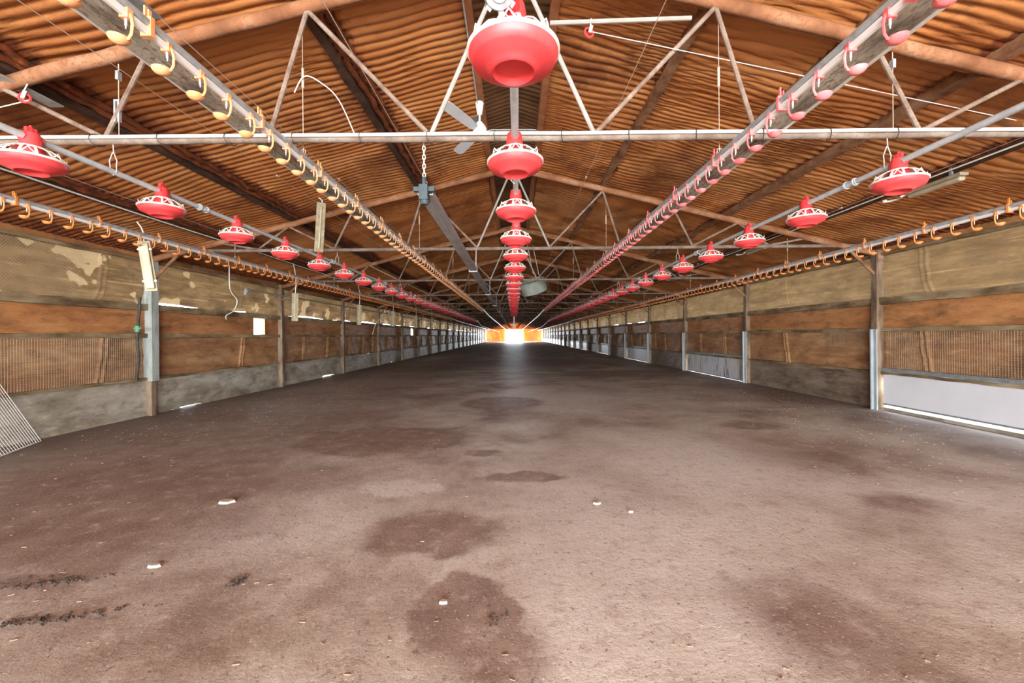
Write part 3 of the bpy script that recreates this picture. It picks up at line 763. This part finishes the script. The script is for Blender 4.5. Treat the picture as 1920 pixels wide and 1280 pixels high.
m.build('rotor', M['bracket'], t)
tag(t, 'green grey drum fan hanging from the ridge right of the centre feeders', 'fan')
o = MB().tube((.62, 13.2, H+1.95), (.45, 13.2, H+2.86), .008, 6).tube((.80, 13.2, H+1.93), (.62, 13.2, H+2.84), .008, 6).build('fan_hanger', M['wire']); tag(o, 'thin wires holding up the green grey drum fan', 'wire')
# ------------------------------------------------------------------ lamps
def hang_lamp(x, y, ztop, L, old, label, tilt=(0, 0), dif=True, cab=.28, group='lamps hanging beside the left wall'):
    t = empty('strip_lamp', (x, y, ztop)); t.rotation_euler = (tilt[0], tilt[1], .5)
    MB().bbox((-.07, -.03, -L), (.07, .015, 0)).build('lamp_casing', M['lampold' if old else 'lamp'], t, smooth=False, bev=.008)
    if dif:
        m = MB(); m.bbox((-.05, -.075, -L+.03), (.05, -.03, -.03)); m.build('diffuser', M['difu'], t, smooth=False, bev=.02)
        for zz in (-.12, -L+.14): MB().bbox((-.078, -.05, zz-.012), (.078, -.02, zz+.012)).build('clip', M['wire'], t, smooth=False)
    else:
        MB().tube((0, -.045, -L+.06), (0, -.045, -.06), .013, 10).build('tube', M['difu'], t)
    MB().path([(0, 0, 0), (.015, .0, cab*.3), (-.01, .02, cab*.7), (-.05, .05, cab)], .009, 6).build('power_cord', M['white'], t)
    tag(t, label, 'lamp', group)
hang_lamp(-5.15, 5.8, H+1.36, .70, False, 'yellowed strip lamp hanging upright beside the galvanised left post', (.0, -.12))
for i, y in enumerate((9.9, 14.0, 17.9, 22.1, 26.3)):
    hang_lamp(-5.2, y, H+1.05+.02*i, .66, True, 'grimy strip lamp hanging upright near the left wall, %s from the camera' % ORD[i+1], (0, .02), False, .72)
hang_lamp(-3.2, 6.95, H+2.24, .83, True, 'long grimy strip lamp hanging upright between the left feeder and drinker lines', (0, .06), False, .1, 'lamps')
m = MB()
for (x, y0, y1, z) in ((-5.22, 3, 80, roofz(5.22)-.12),): m.path([(x, y, z-.012*abs(math.sin(y*.75))) for y in np.arange(y0, y1, .7)], .010, 6)
o = m.build('power_cable', M['white']); tag(o, 'white cable strung along the low purlin on the left', 'cable')
o = MB().path([(4.97, y, roofz(4.97)-.10-.006*math.sin(y)) for y in np.arange(2.5, 60, .7)], .009, 6).build('power_cable', M['white']); tag(o, 'pale cable strung along the low purlin on the right', 'cable')
for i, y in enumerate((4.95, 8.6, 12.8, 17.0, 21.2)):
    t = empty('strip_lamp', (5.02, y, roofz(5.02)-.18)); 
    MB().bbox((-.05, -.33, 0), (.05, .33, .04)).build('lamp_casing', M['lampold'], t, smooth=False, bev=.008)
    MB().bbox((-.04, -.31, -.05), (.04, .31, 0)).build('diffuser', M['difu' if i else 'lamp'], t, smooth=False, bev=.018)
    MB().path([(0, .33, .02)]+[(-.05+.06*math.cos(a), .45+.12*k/6+.07*math.sin(a), .0) for k, a in enumerate(np.linspace(-1.5, 4, 8))], .012, 6).build('power_cord', M['white'], t)
    MB().bbox((-.012, -.2, .04), (.012, -.17, .15)).bbox((-.012, .17, .04), (.012, .2, .15)).build('bracket', M['galvdark'], t, smooth=False)
    tag(t, ('dusty strip lamp under the right roof slope behind the %s feeder pan' % 'nearest full' if i == 0 else 'dusty strip lamp under the right roof slope, %s from the camera' % ORD[i]), 'lamp', 'lamps under the right roof slope')
# ------------------------------------------------------------------ left wall services
t = empty('water_hose', (-XW+.12, 7.15, 0))
MB().path([(0, -.02, .66), (.02, 0, 1.0), (.0, 0, 1.5), (.03, .02, 1.9), (.05, 0, 2.1)], .022, 10).build('black_pipe', M['black'], t)
MB().tube((.0, 0, 1.50), (.005, 0, 1.60), .034, 10).tube((-.05, 0, 1.56), (.07, 0, 1.56), .018, 8).build('valve', M['green'], t)
tag(t, 'black riser pipe with green valve beside the galvanised left post', 'pipe')
t = empty('wall_pipe', (-XW+.32, 0, H+1.13))
MB().path([(0, 9.75, 0), (0, 40, 0.02), (0, 85, 0)], .022, 8).build('pipe_run', M['dull'], t)
MB().path([(0, 9.95, 0), (0, 9.75, 0), (0, 9.72, -.12)], .033, 8).tube((-.03, 9.72, -.04), (.07, 9.72, -.04), .014, 6).build('elbow_valve', M['galv'], t)
for y in TY[2:14]: MB().bbox((-.26, y-.015, -.03), (.02, y+.015, -.01)).build('bracket', M['galvdark'], t, smooth=False)
tag(t, 'green grey pipe on brackets high along the left wall', 'pipe')
def cable(pts, r, mat, label, name='hanging_cable'):
    P = [Vector(p) for p in pts]; out = []
    for i in range(len(P)-1):
        p0, p1, p2, p3 = P[max(0, i-1)], P[i], P[i+1], P[min(len(P)-1, i+2)]
        for k in range(6):
            u = k/6; out.append(.5*((2*p1)+(p2-p0)*u+(2*p0-5*p1+4*p2-p3)*u*u+(3*p1-p0-3*p2+p3)*u**3))
    out.append(P[-1])
    o = MB().path(out, r, 6).build(name, M[mat]); tag(o, label, 'cable'); return o
cable([(-6.22, 9.1, roofz(6.2)-.03), (-6.25, 9.15, H+1.15), (-6.3, 9.3, H+1.0), (-6.32, 9.5, H+.85), (-6.33, 9.4, H+.62), (-6.36, 9.2, H+.5), (-6.4, 9.25, H+.42)], .010, 'white', 'white cable curling down the left wall behind the first post')
cable([(-6.0, 20.0, H+1.3), (-6.1, 20.1, H+1.0), (-6.3, 19.4, H+.8), (-6.35, 18.9, H+.4), (-6.4, 18.8, H+.1)], .012, 'white', 'white cable looping down the left wall beyond the fourth post')
cable([(1.72, 7.55, H+1.45), (1.55, 9.0, H+1.28), (1.5, 10.4, H+1.15), (1.66, 11.5, H+1.35)], .018, 'difu', 'sagging pale hose under the red drinker line')
cable([(-1.78, 3.4, H+2.0), (-1.70, 3.4, H+2.13), (-1.60, 3.45, H+2.12), (-1.50, 3.6, H+2.05), (-1.42, 3.8, H+1.8)], .005, 'white', 'white hose arching above the nearest truss left of centre')
# winch cables running the length of the shed
def strand(x, h, y0, y1, label, r=.0028):
    n = 24
    o = MB().path([(x, y0+(y1-y0)*i/n, H+h-.02*math.sin(PI*((i*3) % n)/n)) for i in range(n+1)], r, 4).build('winch_cable', M['cord'])
    # small knots where the drop cords are clamped
    m = MB()
    for y in np.arange(math.ceil(y0/4.2)*4.2, min(y1, 45), 4.2): m.box((x, float(y)+1.2, H+h-.005), (.016, .05, .016))
    k = m.build('cable_clamp', M['cord'], o); k.parent = o
    tag(o, label, 'cable', 'winch cables')
strand(-3.05, 2.10, 2.0, 60, 'thin winch cable above the left feeder line')
strand(-1.12, 2.0, 2.0, 60, 'thin winch cable between the left inner drinker line and the ridge')
strand(-4.7, 1.72, 2.5, 60, 'thin winch cable close under the low left roof')
strand(-2.25, 2.05, 2.0, 60, 'thin winch cable above the left channel tray')
strand(.95, 2.05, 2.5, 60, 'thin winch cable right of the ridge')
strand(2.55, 1.95, 1.5, 60, 'thin winch cable between the red drinker line and the right feeder line')
strand(4.25, 1.62, 2.5, 60, 'thin winch cable close under the low right roof')
def rope(a, b, label, r=.005):
    o = MB().tube(a, b, r, 5).build('rope', M['pvc']); tag(o, label, 'rope')
rope((.62, 3.2, H+2.33), (4.3, 3.55, H+1.80), 'pale rope stretched from the red pulley across the upper right roof', .0032)
rope((-3.72, 3.2, H+1.84), (-4.6, 3.3, H+1.72), 'pale rope leading off the left edge from a pulley')
def pulley(x, y, z, label, mat='red'):
    t = empty('pulley', (x, y, z))
    m = MB(); m.path([(.035*math.cos(a), 0, .035*math.sin(a)) for a in np.linspace(0, 2*PI, 17)[:-1]], .008, 6, closed=True); m.tube((0, -.012, 0), (0, .012, 0), .012, 8)
    m.build('wheel', M[mat], t); MB().path([(0, -.012, 0), (-.01, -.012, .05), (-.015, 0, .11)], .005, 5).bbox((-.012, -.02, -.01), (.012, -.014, .05)).build('hook', M['wire'], t); tag(t, label, 'pulley', 'pulleys'); t.rotation_euler = (0, .3, .3)
pulley(.60, 3.22, H+2.34, 'small red pulley on the pipe right of the largest feeder pan')
pulley(-3.75, 3.2, H+1.86, 'small red pulley under the channel at the upper left edge')
def weight(x, y, z, label):
    t = empty('cord_pulley', (x, y, z))
    MB().bbox((-.012, -.02, -.05), (.012, .02, .02)).build('block', M['galv'], t, smooth=False, bev=.004)
    MB().tube((0, 0, .0), (0, 0, .08), .004, 5).tube((0, 0, -.05), (0, 0, -.55), .003, 4).build('cord', M['cord'], t)
    tag(t, label, 'pulley', 'cord pulleys under the rafters')
weight(-3.12, 3.3, H+2.10, 'small grey cord block hanging from the near left rafter')
weight(3.02, 3.3, H+2.14, 'small rusty cord block hanging from the near right rafter')
t = empty('cord_adjuster', (-3.13, 3.3, H+1.80)); MB().bbox((-.022, -.012, -.08), (-.008, .012, .08)).bbox((.008, -.012, -.08), (.022, .012, .08)).bbox((-.022, -.012, .08), (.022, .012, .095)).build('frame', M['galv'], t, smooth=False); tag(t, 'small metal cord adjuster hanging at the upper left', 'cord adjuster')
# ------------------------------------------------------------------ wire netting
def netting(name, s, y0, y1, z0, z1, step, diag, label):
    m = MB(); X = s*(XW-.035); r = .0016
    if not diag:
        for y in np.arange(y0, y1, step): m.tube((X, float(y), z0), (X, float(y), z1), r, 3)
        for z in np.arange(z0, z1+.001, step): m.tube((X, y0, float(z)), (X, y1, float(z)), r, 3)
    else:
        h = z1-z0
        for sgn in (1, -1):
            for y in np.arange(y0-h, y1, step):
                a, b = float(y), float(y)+h
                aa, bb = max(a, y0), min(b, y1)
                if bb <= aa: continue
                za = (aa-a)/h; zb = (bb-a)/h
                if sgn < 0: za, zb = 1-za, 1-zb
                m.tube((X, aa, z0+h*za), (X, bb, z0+h*zb), r, 3)
    o = m.build(name, M['netw']); tag(o, label, 'wire netting', 'wire netting on the walls')
netting('wire_netting', -1, 4.3, 7.35, .68, 1.41, .034, False, 'square wire netting over the nearest lower left wall sheet')
netting('wire_netting', -1, 4.3, 6.35, 2.0, 2.76, .045, True, 'diamond wire netting over the nearest upper left curtain')
netting('wire_netting', 1, 4.3, 7.35, .76, 1.41, .034, False, 'square wire netting above the nearest white kick panel')
netting('wire_netting', 1, 7.65, 8.7, 1.1, 1.41, .034, False, 'short piece of square netting just past the first right post')
# leaning wire panel
t = empty('wire_grate', (-6.40, 5.62, .01))
u = Vector((.36, -.75, 0)).normalized(); v_ = Vector((-.10, -.42, .91)).normalized(); nrm = u.cross(v_).normalized()
Lu, Lv = 1.5, 1.15
m = MB()
for k in range(int(Lu/.052)+1): m.tube(u*k*.052, u*k*.052+v_*Lv, .0032, 5)
m.build('long_wires', M['wire'], t)
m = MB()
for k in range(int(Lv/.11)+1): m.tube(v_*k*.11+nrm*.004, v_*k*.11+u*Lu+nrm*.004, .003, 5)
m.build('cross_wires', M['wire'], t)
m = MB()
for k in range(int(Lu/.052)+1): m.path([u*k*.052, u*k*.052+nrm*.05+v_*.01, u*k*.052+nrm*.05+v_*.05], .0026, 5)
m.tube(nrm*.05+v_*.05, nrm*.05+v_*.05+u*Lu, .003, 5)
m.path([Vector((0, 0, 0)), v_*Lv], .0045, 6); m.path([Vector((0, 0, 0)), u*Lu], .0045, 6)
m.build('bent_edge', M['wire'], t)
tag(t, 'pale wire grate leaning against the left wall at the photo edge', 'wire grate')
# ------------------------------------------------------------------ debris
for px, py, r, lb in ((424, 941, .05, 'flat pale clod of litter on the floor left of centre'), (286, 1062, .025, 'white scrap on the floor at lower left'),
                      (1116, 944, .022, 'small white chip on the floor right of centre'), (1180, 960, .012, 'tiny pale chip on the floor beside a larger chip'), (828, 1130, .016, 'small pale chip in the reddish stain near the camera')):
    x, y = fpt(px, py); m = MB(); n = 11
    rr = [r*random.uniform(.7, 1.15) for _ in range(n)]
    vs = [(x+rr[k]*1.5*math.cos(2*PI*k/n), y+rr[k]*math.sin(2*PI*k/n), .0) for k in range(n)]
    vs += [(x+rr[k]*1.2*math.cos(2*PI*k/n), y+rr[k]*.8*math.sin(2*PI*k/n), .012+r*.1) for k in range(n)]
    fs = [(k, (k+1) % n, n+(k+1) % n, n+k) for k in range(n)]+[tuple(range(n, 2*n))]
    o = m.add(vs, fs).build('litter_scrap', M['pebble'], smooth=False); tag(o, lb, 'debris', 'scraps on the floor')
m = MB()
for k in range(2600):
    y = 1.3+random.random()**1.8*16
    if random.random() < .5: x = random.choice((-1, 1, 1))*random.uniform(3.5, 6.4)
    else: x = random.uniform(-6.3, 6.3)
    a = random.uniform(0, PI); L = random.uniform(.006, .03)
    m.box((x, y, .002), (L, random.uniform(.0015, .004), .003), Matrix.Rotation(a, 3, 'Z'))
o = m.build('straw_litter', M['straw'], smooth=False); tag(o, 'scattered bits of straw and grit over the floor', 'litter', kind='stuff')

m = MB()
for px, py, lx, ly, n in ((80, 1095, .22, .02, 120), (100, 1160, .27, .018, 150), (445, 1088, .04, .03, 60), (610, 808, .35, .04, 70), (925, 1160, .05, .03, 30)):
    cx, cy = fpt(px, py)
    for k in range(int(n*.6)):
        u = random.gauss(0, .45)
        m.box((cx+u*lx*1.6, cy+u*lx*.35+random.gauss(0, 1)*ly, .004), (random.uniform(.003, .012), random.uniform(.003, .009), random.uniform(.004, .010)), Matrix.Rotation(random.uniform(0, PI), 3, 'Z'))
o = m.build('dark_crumbs', M['crumb'], smooth=False); tag(o, 'black crumbs of dried litter lying in streaks on the floor at left', 'litter', kind='stuff')
